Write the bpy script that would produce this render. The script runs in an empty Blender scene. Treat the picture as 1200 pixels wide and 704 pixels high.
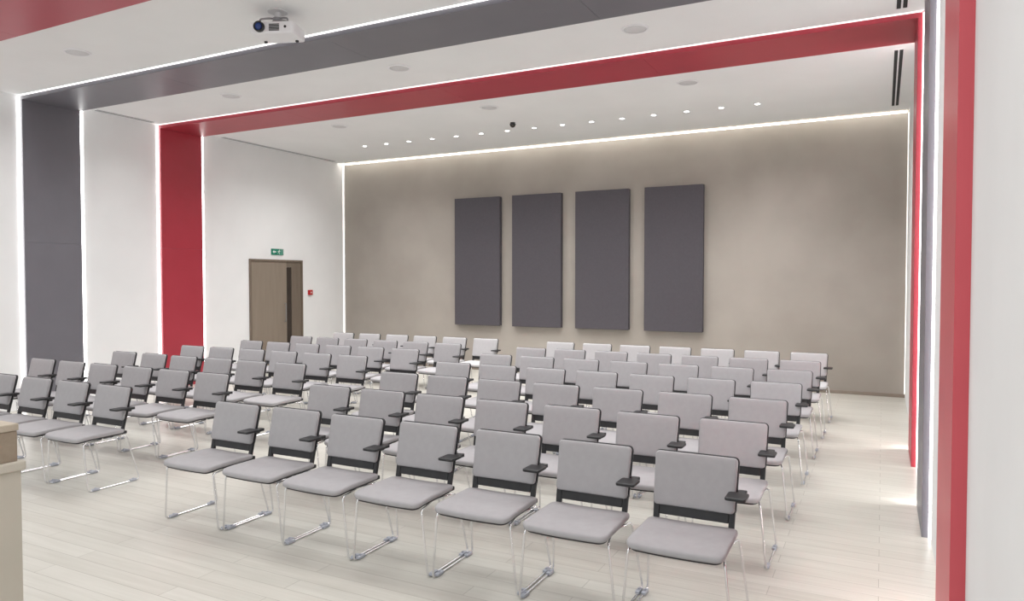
import bpy, bmesh, math, random
from mathutils import Vector, Matrix
random.seed(4)
scene = bpy.context.scene
COL = scene.collection
R = math.radians
try:
    scene.view_settings.view_transform = 'Standard'
    scene.view_settings.look = 'None'
except Exception as e:
    print(e)

# ------------------------------------------------------------------ room dimensions
XL, XR = -10.31, 0.31        # white faces of the side walls
YB = 12.14                   # face of the back wall
YF = -3.0
ZC = 4.22                    # ceiling
ZB = 4.165                   # underside of the beams
PR = 0.055                   # how far posts stand out from the walls

# ------------------------------------------------------------------ materials
def new_mat(name):
    m = bpy.data.materials.new(name); m.use_nodes = True
    nt = m.node_tree
    return m, nt, nt.nodes['Principled BSDF']

def mat_noise(name, c1, c2, scale=4.0, rough=0.7, metal=0.0, bump=0.0, bscale=None, stretch=(1,1,1), spec=0.5):
    m, nt, p = new_mat(name)
    tc = nt.nodes.new('ShaderNodeTexCoord'); mp = nt.nodes.new('ShaderNodeMapping')
    mp.inputs['Scale'].default_value = stretch
    nz = nt.nodes.new('ShaderNodeTexNoise'); nz.inputs['Scale'].default_value = scale; nz.inputs['Detail'].default_value = 4
    rp = nt.nodes.new('ShaderNodeValToRGB')
    rp.color_ramp.elements[0].position = 0.3; rp.color_ramp.elements[1].position = 0.7
    rp.color_ramp.elements[0].color = (*c1, 1); rp.color_ramp.elements[1].color = (*c2, 1)
    nt.links.new(tc.outputs['Object'], mp.inputs['Vector']); nt.links.new(mp.outputs['Vector'], nz.inputs['Vector'])
    nt.links.new(nz.outputs['Fac'], rp.inputs['Fac']); nt.links.new(rp.outputs['Color'], p.inputs['Base Color'])
    p.inputs['Roughness'].default_value = rough; p.inputs['Metallic'].default_value = metal
    p.inputs['Specular IOR Level'].default_value = spec
    if bump:
        n2 = nt.nodes.new('ShaderNodeTexNoise'); n2.inputs['Scale'].default_value = bscale or scale*8
        nt.links.new(mp.outputs['Vector'], n2.inputs['Vector'])
        b = nt.nodes.new('ShaderNodeBump'); b.inputs['Strength'].default_value = bump; b.inputs['Distance'].default_value = 0.004
        nt.links.new(n2.outputs['Fac'], b.inputs['Height']); nt.links.new(b.outputs['Normal'], p.inputs['Normal'])
    return m

def mat_emit(name, col, s):
    m, nt, p = new_mat(name)
    p.inputs['Base Color'].default_value = (*col, 1)
    p.inputs['Emission Color'].default_value = (*col, 1)
    p.inputs['Emission Strength'].default_value = s
    return m

def mat_floor():
    m, nt, p = new_mat('floor_planks')
    tc = nt.nodes.new('ShaderNodeTexCoord')
    br = nt.nodes.new('ShaderNodeTexBrick')
    br.inputs['Scale'].default_value = 1.0
    br.inputs['Brick Width'].default_value = 1.5
    br.inputs['Row Height'].default_value = 0.13
    br.inputs['Mortar Size'].default_value = 0.0020
    br.inputs['Mortar Smooth'].default_value = 0.2
    br.offset = 0.37
    br.inputs['Color1'].default_value = (0.565, 0.548, 0.50, 1)
    br.inputs['Color2'].default_value = (0.625, 0.61, 0.562, 1)
    br.inputs['Mortar'].default_value = (0.375, 0.358, 0.32, 1)
    nt.links.new(tc.outputs['Object'], br.inputs['Vector'])
    mp = nt.nodes.new('ShaderNodeMapping'); mp.inputs['Scale'].default_value = (1.2, 22, 1)
    nz = nt.nodes.new('ShaderNodeTexNoise'); nz.inputs['Scale'].default_value = 1.4; nz.inputs['Detail'].default_value = 6
    nt.links.new(tc.outputs['Object'], mp.inputs['Vector']); nt.links.new(mp.outputs['Vector'], nz.inputs['Vector'])
    rp = nt.nodes.new('ShaderNodeValToRGB')
    rp.color_ramp.elements[0].position = .25; rp.color_ramp.elements[1].position = .75
    rp.color_ramp.elements[0].color = (0.88, 0.875, 0.86, 1); rp.color_ramp.elements[1].color = (1.03, 1.03, 1.03, 1)
    nt.links.new(nz.outputs['Fac'], rp.inputs['Fac'])
    mx = nt.nodes.new('ShaderNodeMixRGB'); mx.blend_type = 'MULTIPLY'; mx.inputs['Fac'].default_value = 1
    nt.links.new(br.outputs['Color'], mx.inputs['Color1']); nt.links.new(rp.outputs['Color'], mx.inputs['Color2'])
    nt.links.new(mx.outputs['Color'], p.inputs['Base Color'])
    p.inputs['Roughness'].default_value = 0.32
    return m

M = {
 'floor': mat_floor(),
 'white': mat_noise('white_wall', (.81,.815,.82), (.84,.845,.85), 2.0, .8),
 'ceil': mat_noise('ceiling_white', (.82,.828,.83), (.85,.858,.86), 1.5, .85),
 'taupe': mat_noise('taupe_plaster', (.325,.294,.260), (.425,.39,.35), 0.7, .75, bump=.08, bscale=14),
 'red': mat_noise('red_panel', (.385,.034,.053), (.415,.038,.059), 2.5, .40),
 'red_lit': mat_noise('red_panel_lit', (.56,.08,.10), (.59,.086,.108), 2.5, .40),  # same red, lightened to paint in the stronger light on the near right post
 'grey': mat_noise('grey_panel', (.155,.15,.172), (.168,.163,.186), 2.5, .42),
 'acoustic': mat_noise('acoustic_fabric', (.090,.083,.095), (.097,.090,.102), 30, .9, bump=.08, bscale=200, spec=.2),
 'led': mat_emit('led_light', (1.0,.99,.98), 6.0),
 'led_top': mat_emit('led_light_ceiling', (1.0,.99,.98), 2.0),
 'led_soft': mat_emit('led_light_ceiling_soft', (1.0,.99,.98), .9),
 'led_right': mat_emit('led_light_right_wall', (1.0,.99,.98), 4.0),
 'led_floor': mat_emit('led_light_right_wall_bright', (1.0,.99,.97), 36.0),
 'cove': mat_emit('cove_light', (1.0,.96,.88), 7.5),
 'cove_line': mat_emit('cove_line_light', (1.0,.98,.92), 3.5),
 'edge': mat_emit('edge_light', (1.0,.97,.92), .95),
 'spot': mat_emit('spot_light', (1.0,.98,.95), 12.0),
 'fabric': mat_noise('grey_fabric', (.372,.362,.375), (.392,.382,.395), 25, .9, bump=.12, bscale=300, spec=.2),
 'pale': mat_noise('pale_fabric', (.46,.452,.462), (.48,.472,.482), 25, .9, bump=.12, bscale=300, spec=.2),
 'black': mat_noise('black_plastic', (.012,.012,.014), (.02,.02,.022), 20, .45),
 'chrome': mat_noise('chrome_steel', (.80,.80,.82), (.86,.86,.88), 8, .2, 1.0),
 'clamp': mat_noise('grey_blue_plastic', (.42,.44,.50), (.48,.50,.56), 20, .35, .4),
 'oak': mat_noise('oak_wood', (.235,.19,.148), (.26,.213,.168), 3.0, .55, stretch=(6,6,.6)),
 'oak2': mat_noise('oak_wood_dark', (.15,.118,.09), (.175,.138,.106), 3.0, .55, stretch=(6,6,.6)),  # darker brown of the door's side leaf
 'darkwood': mat_noise('dark_wood', (.15,.115,.085), (.18,.14,.105), 4.0, .5, stretch=(6,6,.6)),
 'glass': mat_noise('dark_glass', (.03,.022,.018), (.04,.03,.024), 3, .25),
 'beige': mat_noise('beige_laminate', (.52,.485,.41), (.56,.52,.445), 3, .5),
 'brown': mat_noise('brown_wood', (.45,.385,.30), (.50,.43,.34), 5, .5, stretch=(1,8,8)),
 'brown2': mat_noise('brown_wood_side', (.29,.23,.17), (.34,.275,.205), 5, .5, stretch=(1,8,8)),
 'plastic': mat_noise('white_plastic', (.78,.78,.80), (.83,.83,.85), 6, .4),
 'lgrey': mat_noise('light_grey_plastic', (.60,.60,.61), (.66,.66,.67), 6, .5),
 'mgrey': mat_noise('mid_grey_metal', (.30,.30,.31), (.36,.36,.37), 6, .4, .6),
 'green': mat_noise('sign_green', (.0,.17,.11), (.0,.20,.125), 6, .4),
 'signwhite': mat_noise('sign_white', (.7,.73,.71), (.75,.77,.75), 6, .4),
 'callred': mat_noise('call_point_red', (.42,.012,.012), (.46,.016,.016), 6, .4),
 'lens': mat_noise('lens_glass', (.01,.03,.14), (.02,.06,.25), 12, .08),
 'slot': mat_noise('slot_dark', (.02,.02,.02), (.03,.03,.03), 6, .8),
 'skirt': mat_noise('taupe_skirting', (.23,.19,.155), (.27,.225,.185), 5, .6),
}

# ------------------------------------------------------------------ mesh helpers
def obj(name, bm, mat, parent=None, smooth=False):
    bmesh.ops.recalc_face_normals(bm, faces=bm.faces[:])
    me = bpy.data.meshes.new(name)
    if smooth:
        for f in bm.faces: f.smooth = True
    bm.to_mesh(me); bm.free()
    me.materials.append(mat)
    o = bpy.data.objects.new(name, me); COL.objects.link(o)
    if parent: o.parent = parent
    return o

def tag(o, label=None, cat=None, group=None, kind=None):
    if label: o['label'] = label
    if cat: o['category'] = cat
    if group: o['group'] = group
    if kind: o['kind'] = kind
    return o

def empty(name, loc=(0,0,0), rz=0):
    o = bpy.data.objects.new(name, None); COL.objects.link(o)
    o.location = loc; o.rotation_euler = (0,0,rz); o.empty_display_size = .1
    return o

def box(bm, x0,x1,y0,y1,z0,z1, bev=0, fn=None):
    vs = [bm.verts.new((x,y,z)) for x in (x0,x1) for y in (y0,y1) for z in (z0,z1)]
    idx = [(0,1,3,2),(4,6,7,5),(0,4,5,1),(2,3,7,6),(0,2,6,4),(1,5,7,3)]
    fs = [bm.faces.new([vs[i] for i in q]) for q in idx]
    allv = list(vs)
    if bev:
        es = list({e for f in fs for e in f.edges})
        r = bmesh.ops.bevel(bm, geom=es, offset=bev, segments=2, affect='EDGES', profile=.5)
        allv = list({v for v in r['verts']} | {v for v in vs if v.is_valid})
    if fn:
        for v in allv: v.co = fn(v.co)
    return bm

def ring_verts(bm, c, u, v, r, n):
    return [bm.verts.new(c + u*math.cos(2*math.pi*i/n)*r + v*math.sin(2*math.pi*i/n)*r) for i in range(n)]

def fillet(pts, rad, seg=5):
    pts = [Vector(p) for p in pts]; out = [pts[0]]
    for i in range(1, len(pts)-1):
        a, b, c = pts[i-1], pts[i], pts[i+1]
        d1 = (a-b).normalized(); d2 = (c-b).normalized()
        t = min(rad, (a-b).length*.45, (c-b).length*.45)
        p, q = b+d1*t, b+d2*t
        for k in range(seg+1):
            s = k/seg
            out.append(p*(1-s)**2 + b*2*s*(1-s) + q*s*s)
    out.append(pts[-1]); return out

def tube(bm, pts, r, n=8):
    pts = [Vector(p) for p in pts]
    t0 = (pts[1]-pts[0]).normalized()
    up = Vector((0,0,1)) if abs(t0.z) < .9 else Vector((1,0,0))
    u = t0.cross(up).normalized(); rings = []
    for i, p in enumerate(pts):
        if i == 0: t = t0
        elif i == len(pts)-1: t = (pts[-1]-pts[-2]).normalized()
        else: t = ((pts[i+1]-pts[i]).normalized()+(pts[i]-pts[i-1]).normalized()).normalized()
        u = (u - t*u.dot(t)).normalized(); v = t.cross(u)
        rings.append(ring_verts(bm, p, u, v, r, n))
    for a, b in zip(rings, rings[1:]):
        for i in range(n): bm.faces.new((a[i], a[(i+1)%n], b[(i+1)%n], b[i]))
    bm.faces.new(rings[0]); bm.faces.new(rings[-1])

def lathe(bm, prof, c, axis='z', n=20):
    c = Vector(c)
    ax = {'x':Vector((1,0,0)), 'y':Vector((0,1,0)), 'z':Vector((0,0,1))}[axis]
    u = Vector((0,1,0)) if axis == 'x' else Vector((1,0,0)); v = ax.cross(u)
    rings = [ring_verts(bm, c+ax*h, u, v, max(r,1e-4), n) for r, h in prof]
    for a, b in zip(rings, rings[1:]):
        for i in range(n): bm.faces.new((a[i], a[(i+1)%n], b[(i+1)%n], b[i]))
    bm.faces.new(rings[0]); bm.faces.new(rings[-1])

def rr(w, h, rad, cs=5, ss=5):
    pts = []
    cen = [(w/2-rad, h/2-rad, 0), (-w/2+rad, h/2-rad, 90), (-w/2+rad, -h/2+rad, 180), (w/2-rad, -h/2+rad, 270)]
    for k, (cx, cy, a0) in enumerate(cen):
        for i in range(cs+1):
            a = R(a0+90*i/cs); pts.append((cx+rad*math.cos(a), cy+rad*math.sin(a)))
        nx = cen[(k+1)%4]; a = R(nx[2]); e = (nx[0]+rad*math.cos(a), nx[1]+rad*math.sin(a)); s = pts[-1]
        for i in range(1, ss): pts.append((s[0]+(e[0]-s[0])*i/ss, s[1]+(e[1]-s[1])*i/ss))
    return pts

def cushion(bm, w, h, t, rad, fn, edge=.012, dome=.006):
    base = rr(w, h, rad); n = len(base)
    lay = [(edge, 0), (edge*.3, edge*.3), (0, edge), (0, t-edge), (edge*.3, t-edge*.3), (edge, t), (edge*3, t+dome*.6)]
    def ring(ins, z, s=1):
        return [bm.verts.new(fn(Vector((x*(1-ins/(w/2))*s, y*(1-ins/(h/2))*s, z)))) for x, y in base]
    rings = [ring(i, z) for i, z in lay]
    rings = [ring(edge, 0, .6)] + rings
    rings += [ring(edge*3, t+dome, .7), ring(edge*3, t+dome, .35)]
    for a, b in zip(rings, rings[1:]):
        for i in range(n): bm.faces.new((a[i], a[(i+1)%n], b[(i+1)%n], b[i]))
    for q, z in ((rings[0], 0), (rings[-1], t+dome)):
        c = bm.verts.new(fn(Vector((0,0,z))))
        for i in range(n): bm.faces.new((q[i], q[(i+1)%n], c))

def prism(bm, poly, fn, t):
    a = [bm.verts.new(fn(u, v, 0)) for u, v in poly]; b = [bm.verts.new(fn(u, v, t)) for u, v in poly]
    n = len(poly)
    for i in range(n): bm.faces.new((a[i], a[(i+1)%n], b[(i+1)%n], b[i]))
    bm.faces.new(a); bm.faces.new(b)

def B(): return bmesh.new()

def copy_tree(root, skip=()):
    r = root.copy(); COL.objects.link(r)
    for ch in root.children:
        if ch.name.split('.')[0] in skip: continue
        c = ch.copy(); COL.objects.link(c); c.parent = r
        for g in ch.children:
            d = g.copy(); COL.objects.link(d); d.parent = c
    return r

ORD = ['first','second','third','fourth','fifth','sixth','seventh','eighth','ninth','tenth','eleventh','twelfth','thirteenth','fourteenth','fifteenth']

# ------------------------------------------------------------------ room shell
S = 'structure'
b = B(); box(b, XL-.2, XR+.2, YF, YB+.2, -.1, 0); tag(obj('floor', b, M['floor']), 'pale greyish plank floor', kind=S)
b = B(); box(b, XL-.2, XL, YF, YB+.2, 0, 4.6); wl = tag(obj('wall_left', b, M['white']), 'white left wall', kind=S)
b = B(); box(b, XR, XR+.2, YF, YB+.2, 0, 4.6); wr = tag(obj('wall_right', b, M['white']), 'white right wall', kind=S)
b = B(); box(b, XL, XR, YB, YB+.2, 0, 4.6); tag(obj('wall_back', b, M['taupe']), 'taupe plaster back wall washed by cove light', kind=S)
b = B(); box(b, XL, XR, YF, 11.90, ZC, ZC+.1); ceil = tag(obj('ceiling', b, M['ceil']), 'white ceiling', kind=S)
b = B(); box(b, XL, XR, 11.80, YB, 4.5, 4.6); obj('cove_soffit', b, M['ceil'], ceil)
b = B(); box(b, XL, XR, 11.80, 11.90, ZC+.1, 4.5); obj('cove_riser', b, M['ceil'], ceil)
b = B(); box(b, XL+.02, XR-.02, 11.905, 11.925, 4.27, 4.31); obj('cove_light', b, M['cove'], ceil)
b = B(); box(b, XL+.02, XR-.02, YB-.012, YB, 4.215, 4.245); obj('cove_light', b, M['cove_line'], ceil)
b = B(); box(b, XL+.0, XL+.012, 12.07, 12.10, .06, 4.2); obj('corner_light', b, M['edge'], wl)
b = B(); box(b, XR-.012, XR, 12.07, 12.10, .06, 4.2); obj('corner_light', b, M['edge'], wr)
b = B(); box(b, XL, XR, YB-.015, YB, 0, .05, .004); tag(obj('baseboard_back', b, M['skirt']), kind=S)

# portal frames: a beam across the ceiling and a post on each wall, edged by light strips
def portal(n, y0, y1, mat, label, right_mat=None):
    b = B()
    xs = [XL, XL+2.65, XL+5.3, XL+7.95, XR]
    for a, c in zip(xs, xs[1:]): box(b, a+.001, c-.001, y0, y1, ZB, ZC, .001)
    beam = tag(obj('trim_%d' % n, b, mat), label, kind=S)
    for x0, x1 in ((XL, XL+PR), (XR-PR, XR)):
        b = B()
        if x0 < -1:
            for z0, z1 in ((0, 2.26), (2.262, ZB-.001)): box(b, x0, x1, y0, y1, z0, z1, .001)
        else:
            box(b, x0, x1, y0, y1, 0, ZB-.001, .001)
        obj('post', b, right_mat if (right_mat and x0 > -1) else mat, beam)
    for k, (ya, yb) in enumerate(((y0-.028, y0-.004), (y1+.034, y1+.062))):
        for x0, x1, mm in ((XL, XL+.014, 'led'), (XR-.014, XR, 'led_floor' if k else 'led_right')):
            if n == 1 and k == 0 and x0 > -1: continue
            if x0 > -1 and k == 1: ya, yb = y1+.006, y1+.030
            b = B(); box(b, x0, x1, ya, yb, .0, ZC-.02); obj('light_strip', b, M[mm], beam)
        b = B(); box(b, XL+.02, XR-.02, ya+.006, ya+.022, ZC-.010, ZC); obj('light_strip', b, M['led_soft' if n == 3 else 'led_top'], beam)
portal(1, 3.37, 4.15, M['red'], 'red panelled portal frame nearest the front', M['red_lit'])
portal(2, 5.59, 6.37, M['grey'], 'dark grey panelled portal frame')
portal(3, 7.66, 8.44, M['red'], 'red panelled portal frame nearest the back wall')

# ------------------------------------------------------------------ door
W0 = XL
b = B()
box(b, W0, W0+.03, 9.48, 9.52, 0, 2.14, .003); box(b, W0, W0+.03, 10.79, 10.83, 0, 2.14, .003); box(b, W0, W0+.03, 9.521, 10.789, 2.10, 2.14, .003)
door = tag(obj('door_1', b, M['darkwood']), 'brown wooden door with tall dark glass strip', kind=S)
b = B(); box(b, W0, W0+.016, 9.522, 10.40, .01, 2.098, .002); obj('door_leaf', b, M['oak'], door)
b = B(); box(b, W0, W0+.016, 10.53, 10.788, .01, 2.098, .002)
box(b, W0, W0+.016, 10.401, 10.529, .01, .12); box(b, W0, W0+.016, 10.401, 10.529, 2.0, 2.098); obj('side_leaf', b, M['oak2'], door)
b = B(); box(b, W0, W0+.008, 10.401, 10.529, .121, 1.999); obj('vision_panel', b, M['glass'], door)
b = B(); tube(b, fillet([(W0+.01,10.34,.95),(W0+.055,10.34,.95),(W0+.055,10.34,1.30),(W0+.01,10.34,1.30)], .015), .008); obj('door_handle', b, M['mgrey'], door, True)

# exit sign
def sgn(u, v, t): return Vector((W0+.016+t, 10.02+u*.9, 2.23+v*.82))
b = B(); box(b, W0-.002, W0+.016, 10.02, 10.326, 2.23, 2.345, .003)
ex = tag(obj('exit_sign', b, M['green']), 'green running-man exit sign above the brown door', 'sign')
b = B()
hx, hy = .225, .112
prism(b, [(hx+.012*math.cos(i*math.pi/5), hy+.012*math.sin(i*math.pi/5)) for i in range(10)], sgn, .002)
for poly in ([(.205,.098),(.226,.096),(.213,.06),(.192,.062)], [(.206,.098),(.206,.089),(.182,.083),(.172,.066),(.165,.07),(.177,.09)],
             [(.222,.092),(.236,.082),(.25,.086),(.251,.079),(.235,.072),(.217,.082)], [(.194,.063),(.205,.062),(.192,.04),(.168,.032),(.166,.041),(.184,.046)],
             [(.203,.062),(.214,.061),(.232,.038),(.232,.016),(.222,.016),(.221,.034)]):
    prism(b, poly, sgn, .002)
obj('running_man', b, M['signwhite'], ex)
b = B(); prism(b, [(.03,.07),(.07,.11),(.07,.085),(.125,.085),(.125,.055),(.07,.055),(.07,.03)], sgn, .002); obj('arrow', b, M['signwhite'], ex)
b = B()
for q in ([.273,.278,.015,.125],[.315,.320,.015,.125],[.2781,.3149,.120,.125]): prism(b, [(q[0],q[2]),(q[1],q[2]),(q[1],q[3]),(q[0],q[3])], sgn, .002)
obj('doorway_symbol', b, M['signwhite'], ex)

# fire call point
b = B(); box(b, W0-.004, W0+.045, 10.99, 11.09, 1.45, 1.55, .003)
cp = tag(obj('fire_call_point', b, M['callred']), 'small red fire call point on white wall beside the door', 'alarm')
b = B(); box(b, W0+.045, W0+.048, 11.025, 11.055, 1.485, 1.515, .001); obj('press_plate', b, M['signwhite'], cp)

# ------------------------------------------------------------------ acoustic panels
names = ['leftmost of four dark grey acoustic panels on the taupe wall', 'second from left of four dark grey acoustic panels on taupe wall',
         'third from left of four dark grey acoustic panels on taupe wall', 'rightmost of four dark grey acoustic panels on the taupe wall']
root = empty('acoustic_panel')
b = B(); box(b, 0, 1.0, -.012, 0, 0, 2.46, .005); obj('fabric_face', b, M['acoustic'], root)
b = B()
box(b, .004, .03, .0, .09, .004, 2.456); box(b, .97, .996, .0, .09, .004, 2.456); box(b, .0301, .9699, .0, .09, .004, .03); box(b, .0301, .9699, .0, .09, 2.43, 2.456)
obj('edge_frame', b, M['acoustic'], root)
for zb in (.5, 1.9):
    b = B(); box(b, .031, .969, .01, .08, zb, zb+.06); obj('wall_bracket', b, M['slot'], root)
for i, x in enumerate((-7.48, -6.215, -4.935, -3.655)):
    o = root if i == 0 else copy_tree(root)
    o.location = (x, YB-.09, .877)
    tag(o, names[i], 'wall panel', 'acoustic panels on the back wall')

# ------------------------------------------------------------------ ceiling fittings
def speaker_proto():
    r = empty('ceiling_speaker')
    b = B(); lathe(b, [(.135,0),(.135,-.006),(.128,-.010),(.115,-.010),(.112,-.004)], (0,0,0), 'z', 28); obj('rim', b, M['plastic'], r, False)
    b = B(); lathe(b, [(.112,-.0045),(.108,-.008),(.06,-.010),(.0,-.010)], (0,0,0), 'z', 28); obj('grille', b, M['lgrey'], r, True)
    return r
sp = speaker_proto(); first = True
cols = [(-2.2, 'nearest the right wall'), (-5.04, 'in the middle of the ceiling'), (-7.8, 'nearest the left wall')]
for y, where in ((9.06, 'behind the rear red beam'), (6.9, 'between grey and rear red beams'), (4.83, 'in front of grey beam')):
    for x, cn in cols:
        if y < 5 and x > -7: continue
        o = sp if first else copy_tree(sp); first = False
        o.location = (x, y, ZC)
        lab = 'round white ceiling speaker %s, %s' % (where, cn) if y > 5 else 'round white ceiling speaker in front of grey beam left of projector'
        tag(o, lab, 'speaker', 'round ceiling speakers')

r0 = empty('recessed_spotlight')
b = B(); lathe(b, [(.058,0),(.058,-.004),(.048,-.007),(.038,-.004)], (0,0,0), 'z', 20); obj('bezel', b, M['plastic'], r0)
b = B(); lathe(b, [(.037,-.002),(.033,-.005),(0,-.006)], (0,0,0), 'z', 16); obj('lamp', b, M['spot'], r0)
for i in range(15):
    o = r0 if i == 0 else copy_tree(r0)
    x = -8.53+.495*i
    o.location = (x, 10.6, ZC)
    pos = 'leftmost' if i == 0 else 'rightmost' if i == 14 else ORD[i]+' from left'
    tag(o, 'small lit round recessed spotlight, %s in the row before the back wall' % pos, 'ceiling light', 'row of recessed ceiling spotlights')
    l = bpy.data.lights.new('spot', 'SPOT'); l.energy = 7; l.spot_size = R(100); l.spot_blend = 1.0; l.shadow_soft_size = .04; l.color = (1,.98,.95)
    lo = bpy.data.objects.new('spot_beam', l); COL.objects.link(lo); lo.location = (x, 10.6, ZC-.03)

dc = empty('dome_camera', (-5.2,10.1,ZC)); tag(dc, 'small black dome camera under the ceiling near the spotlight row', 'camera')
b = B(); lathe(b, [(.04,0),(.04,-.02),(.048,-.024),(.048,-.036)], (0,0,0), 'z', 20); obj('mount', b, M['black'], dc)
b = B(); lathe(b, [(.044,-.0365),(.036,-.062),(.016,-.074),(0,-.076)], (0,0,0), 'z', 20); obj('dome', b, M['glass'], dc, True)

def vent(x, y0, y1, label):
    r = empty('air_vent', (x, y0, ZC)); L = y1-y0; w = .055
    b = B(); box(b, -w, -w+.012, 0, L, -.006, 0); box(b, w-.012, w, 0, L, -.006, 0); box(b, -.008, .008, 0, L, -.006, 0)
    box(b, -w+.0121, -.0081, 0, .012, -.006, 0); box(b, .0081, w-.0121, 0, .012, -.006, 0); box(b, -w+.0121, -.0081, L-.012, L, -.006, 0); box(b, .0081, w-.0121, L-.012, L, -.006, 0)
    obj('frame', b, M['plastic'], r)
    for s in (-1, 1):
        b = B(); box(b, min(s*.0082, s*.0428), max(s*.0082, s*.0428), .0125, L-.0125, -.003, 0); obj('slot', b, M['slot'], r)
    tag(r, label, 'air vent', 'slot vents along the ceiling edges')
vent(.12, 8.8, 11.6, 'long dark slot vent at the right end of ceiling behind rear red beam')
vent(.12, 6.55, 7.5, 'short dark slot vent at the right end of ceiling before rear red beam')
vent(XL+.12, 8.8, 11.7, 'long slot vent above the left wall and door')
vent(XL+.12, 6.55, 7.5, 'short slot vent above left wall between grey and red posts')

# projector
pr = empty('projector', (-4.98, 4.95, ZC), R(22))
tag(pr, 'white ceiling projector with dark blue lens hanging from a bracket', 'projector')
b = B(); lathe(b, [(.09,0),(.09,-.012),(.03,-.016),(.028,-.08)], (0,0,0), 'z', 18); obj('ceiling_mount', b, M['lgrey'], pr)
b = B()
for sx in (-1,1):
    for sy in (-1,1): tube(b, fillet([(0,0,-.075),(sx*.06,sy*.04,-.075),(sx*.13,sy*.09,-.10),(sx*.13,sy*.09,-.145)], .03), .009)
lathe(b, [(.045,-.065),(.045,-.09)], (0,0,0), 'z', 14)
obj('spider_bracket', b, M['mgrey'], pr, True)
b = B(); cushion(b, .41, .29, .105, .025, lambda v: Vector((v.x, v.y, -.14-v.z)), edge=.012, dome=.0); body = obj('body', b, M['plastic'], pr, True)
b = B(); box(b, -.175, .175, -.148, -.1435, -.23, -.16, .002); obj('front_panel', b, M['plastic'], pr)
b = B(); lathe(b, [(.047,0),(.047,.035),(.041,.04),(.036,.03)], (-.105,-.1485,-.193), 'y', 22)
for v in b.verts: v.co.y = -.1485-(v.co.y+.1485)
lr = obj('lens_ring', b, M['black'], pr, True)
b = B(); lathe(b, [(.036,0),(.03,-.008),(.018,-.013),(0,-.014)], (-.105,-.175,-.193), 'y', 20); obj('lens', b, M['lens'], pr, True)
b = B()
for k in range(6): box(b, -.02, .075, -.153, -.149, -.166-.011*k-.006, -.166-.011*k)
obj('air_grille', b, M['slot'], pr)
b = B(); lathe(b, [(.012,0),(.012,.004),(0,.005)], (.13,-.1485,-.193), 'y', 14)
for v in b.verts: v.co.y = -.1485-(v.co.y+.1485)
obj('remote_sensor', b, M['black'], pr, True)
for sx in (-.15, .15):
    b = B(); lathe(b, [(.016,0),(.016,-.012),(.012,-.016)], (sx, .08, -.245), 'z', 12); obj('foot', b, M['black'], pr)
b = B(); tube(b, fillet([(.1,.1,-.145),(.08,.13,-.08),(.02,.12,-.05),(-.07,.1,-.06),(-.03,.05,-.01)], .03), .006); obj('cable', b, M['black'], pr, True)

# ------------------------------------------------------------------ lectern
lx0, lx1, ly0, ly1 = -3.36, -2.765, 1.02, 1.50
le = empty('lectern', ((lx0+lx1)/2, (ly0+ly1)/2, 0))
tag(le, 'beige lectern with a brown wooden top section at left edge', 'lectern')
hw, hd = (lx1-lx0)/2, (ly1-ly0)/2
b = B(); box(b, -hw+.02, hw-.012, -hd+.03, hd-.012, .06, 1.06, .004); obj('body', b, M['beige'], le)
b = B(); box(b, -hw+.03, hw-.03, -hd+.05, hd-.03, 0, .06); obj('plinth', b, M['darkwood'], le)
b = B(); box(b, -hw, hw, -hd, hd, 1.06, 1.095, .006); obj('worktop', b, M['beige'], le)
b = B()
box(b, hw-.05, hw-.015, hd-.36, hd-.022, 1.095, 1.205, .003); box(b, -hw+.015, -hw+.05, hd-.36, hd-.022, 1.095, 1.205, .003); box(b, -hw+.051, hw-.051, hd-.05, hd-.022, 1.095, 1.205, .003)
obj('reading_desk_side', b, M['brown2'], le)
b = B(); box(b, -hw+.01, hw-.01, hd-.38, hd-.018, 1.206, 1.232, .004); obj('reading_desk_top', b, M['brown'], le)

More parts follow.
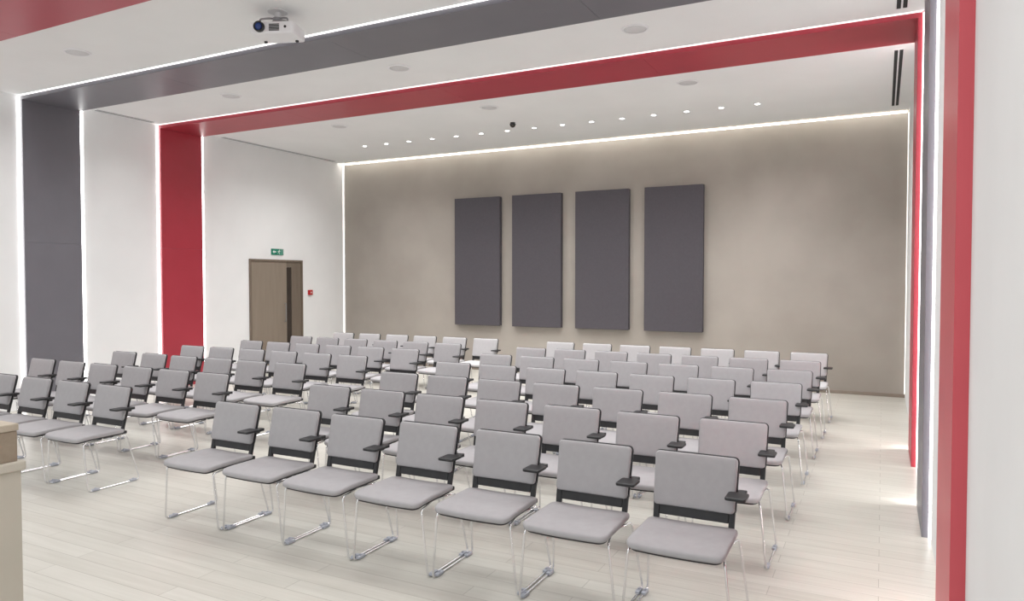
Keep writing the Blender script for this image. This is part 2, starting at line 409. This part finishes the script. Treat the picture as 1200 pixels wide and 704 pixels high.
# ------------------------------------------------------------------ chairs
SP = .58
ca, sa = math.cos(R(13)), math.sin(R(13))
PH = .288
def backmap(off):
    def f(v):
        u, h, w = v.x*(1+.10*v.y), v.y+PH/2, v.z+off + .014*(v.x/.215)**2
        return Vector((u, .212+h*sa-w*ca, .523+h*ca+w*sa))
    return f
def seatmap(v):
    z = .420+v.z
    y = v.y-.018
    if y < -.12: z -= ((-.12-y)/.12)**2*.014
    z += .006*(v.x/.235)**2
    return Vector((v.x*(1+.06*(-v.y)), y, z))
def make_chair(fab, shell, name='conference_chair'):
    r = empty(name)
    b = B(); cushion(b, .48, .43, .034, .045, seatmap, edge=.011, dome=.003); obj('seat_pad', b, fab, r, True)
    b = B(); cushion(b, .45, .40, .012, .04, lambda v: seatmap(Vector((v.x, v.y, v.z-.013))), edge=.004, dome=0); obj('seat_pan', b, shell, r, True)
    b = B(); cushion(b, .435, PH, .028, .022, backmap(0), edge=.009, dome=.003); obj('back_pad', b, fab, r, True)
    b = B(); cushion(b, .447, PH+.014, .014, .028, backmap(-.015), edge=.005, dome=0)
    bf = backmap(-.015)
    for s in (-1, 1):
        box(b, s*.204-.016, s*.204+.016, -.25, -.12, 0, .022, .004, bf)
        box(b, s*.204-.016, s*.204+.016, .02, .215, .414, .440, .005)
    box(b, -.187, .187, -.194, -.14, 0, .022, .004, bf)
    obj('back_shell', b, shell, r, False)
    for s in (-1, 1):
        b = B()
        p = fillet([(s*.19, .0, .400), (s*.238,-.185,.400), (s*.276,-.175,.0068), (s*.276,.285,.0068), (s*.238,.195,.402), (s*.19, .02, .400)], .03, 5)
        tube(b, p, .0062, 8); obj('sled_leg', b, M['chrome'], r, True)
    for y in (-.15, .1):
        b = B(); tube(b, [(-.2,y,.400),(0,y,.398),(.2,y,.400)], .006); obj('cross_bar', b, M['chrome'], r, True)
    b = B()
    cushion(b, .105, .125, .016, .014, lambda v: Vector((.235+v.x, .135+v.y, .631+v.z)), edge=.004, dome=.001)
    box(b, .222, .266, .17, .262, .622, .644, .004); box(b, .190, .2215, .230, .262, .600, .644, .004)
    obj('armrest', b, M['black'], r, False)
    for s in (-1, 1):
        for y in (-.11, .225):
            b = B()
            box(b, min(s*.26, s*.2865), max(s*.26, s*.2865), y-.032, y+.032, .002, .021, .004)
            lathe(b, [(.008,.021),(.008,.027),(.005,.029)], (s*.274, y, 0), 'z', 10)
            obj('link_clamp', b, M['clamp'], r)
    return r
grey = make_chair(M['fabric'], M['black'])
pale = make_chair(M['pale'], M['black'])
rows = ['front','second','third','fourth','fifth','sixth','back']
def put(x, y, label, group, is_pale):
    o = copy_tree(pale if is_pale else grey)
    o.location = (x+random.uniform(-.001,.001), y+random.uniform(-.015,.015), 0)
    o.rotation_euler = (0,0,R(random.uniform(-.15,.15)))
    tag(o, label, 'chair', group)
for r in range(7):
    for c in range(7):
        pos = 'rightmost' if c == 0 else ORD[c]+' from right' if c < 6 else 'leftmost'
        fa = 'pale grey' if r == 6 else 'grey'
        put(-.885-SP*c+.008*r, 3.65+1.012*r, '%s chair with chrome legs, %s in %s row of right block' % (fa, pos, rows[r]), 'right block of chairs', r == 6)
for r in range(7):
    for c in range(6):
        if r == 0 and c > 3: continue
        pos = 'beside the aisle' if c == 0 else ORD[c]+' from the aisle'
        fa = 'pale grey' if r == 6 else 'grey'
        put(-6.06+.068*r-.58*c, 3.77+1.0*r, '%s chair with chrome legs, %s in %s row of left block' % (fa, pos, rows[r]), 'left block of chairs', r == 6)
for p in (grey, pale):
    for ch in list(p.children): bpy.data.objects.remove(ch)
    bpy.data.objects.remove(p)

# ------------------------------------------------------------------ lights
def area(name, loc, sx, sy, e, col=(1,1,1), spread=180):
    l = bpy.data.lights.new(name, 'AREA'); l.shape = 'RECTANGLE'; l.size = sx; l.size_y = sy; l.energy = e; l.color = col
    l.spread = R(spread)
    o = bpy.data.objects.new(name, l); COL.objects.link(o); o.location = loc
    return o
area('front_ceiling_fill', (-4.6, .6, ZC-.05), 9.2, 3.5, 180, (1,1,.99))  # added fill out of view, raises the overall light, not a real fixture
area('rear_bay_fill', (-5.0, 9.9, ZC-.03), 9, 2.4, 225, (1,.995,.985), 124)  # added fill to even the light over the rear rows, no fixture there
area('middle_bay_fill', (-5.0, 7.0, ZC-.03), 9, .9, 118, (1,.998,.985), 124)  # added fill between the beams, spread narrowed so the camera misses it
area('front_bay_fill', (-8.0, 4.9, ZC-.03), 3.6, .9, 42, (1,.998,.985), 124)  # added fill left of the projector, stands for no lamp
area('front_bay_fill', (-2.0, 4.9, ZC-.03), 3.6, .9, 42, (1,.998,.985), 124)  # added fill right of the projector, stands for no lamp
w = bpy.data.worlds.new('world'); scene.world = w; w.use_nodes = True
w.node_tree.nodes['Background'].inputs['Color'].default_value = (.96,.99,1,1)
w.node_tree.nodes['Background'].inputs['Strength'].default_value = .96

# ------------------------------------------------------------------ camera
cam = bpy.data.cameras.new('camera'); co = bpy.data.objects.new('camera', cam); COL.objects.link(co)
cam.sensor_width = 36; cam.lens = 842/1200*36; cam.clip_start = .05
co.location = (0,0,1.75); co.rotation_euler = (R(90-1.63), 0, R(27.3))
scene.camera = co
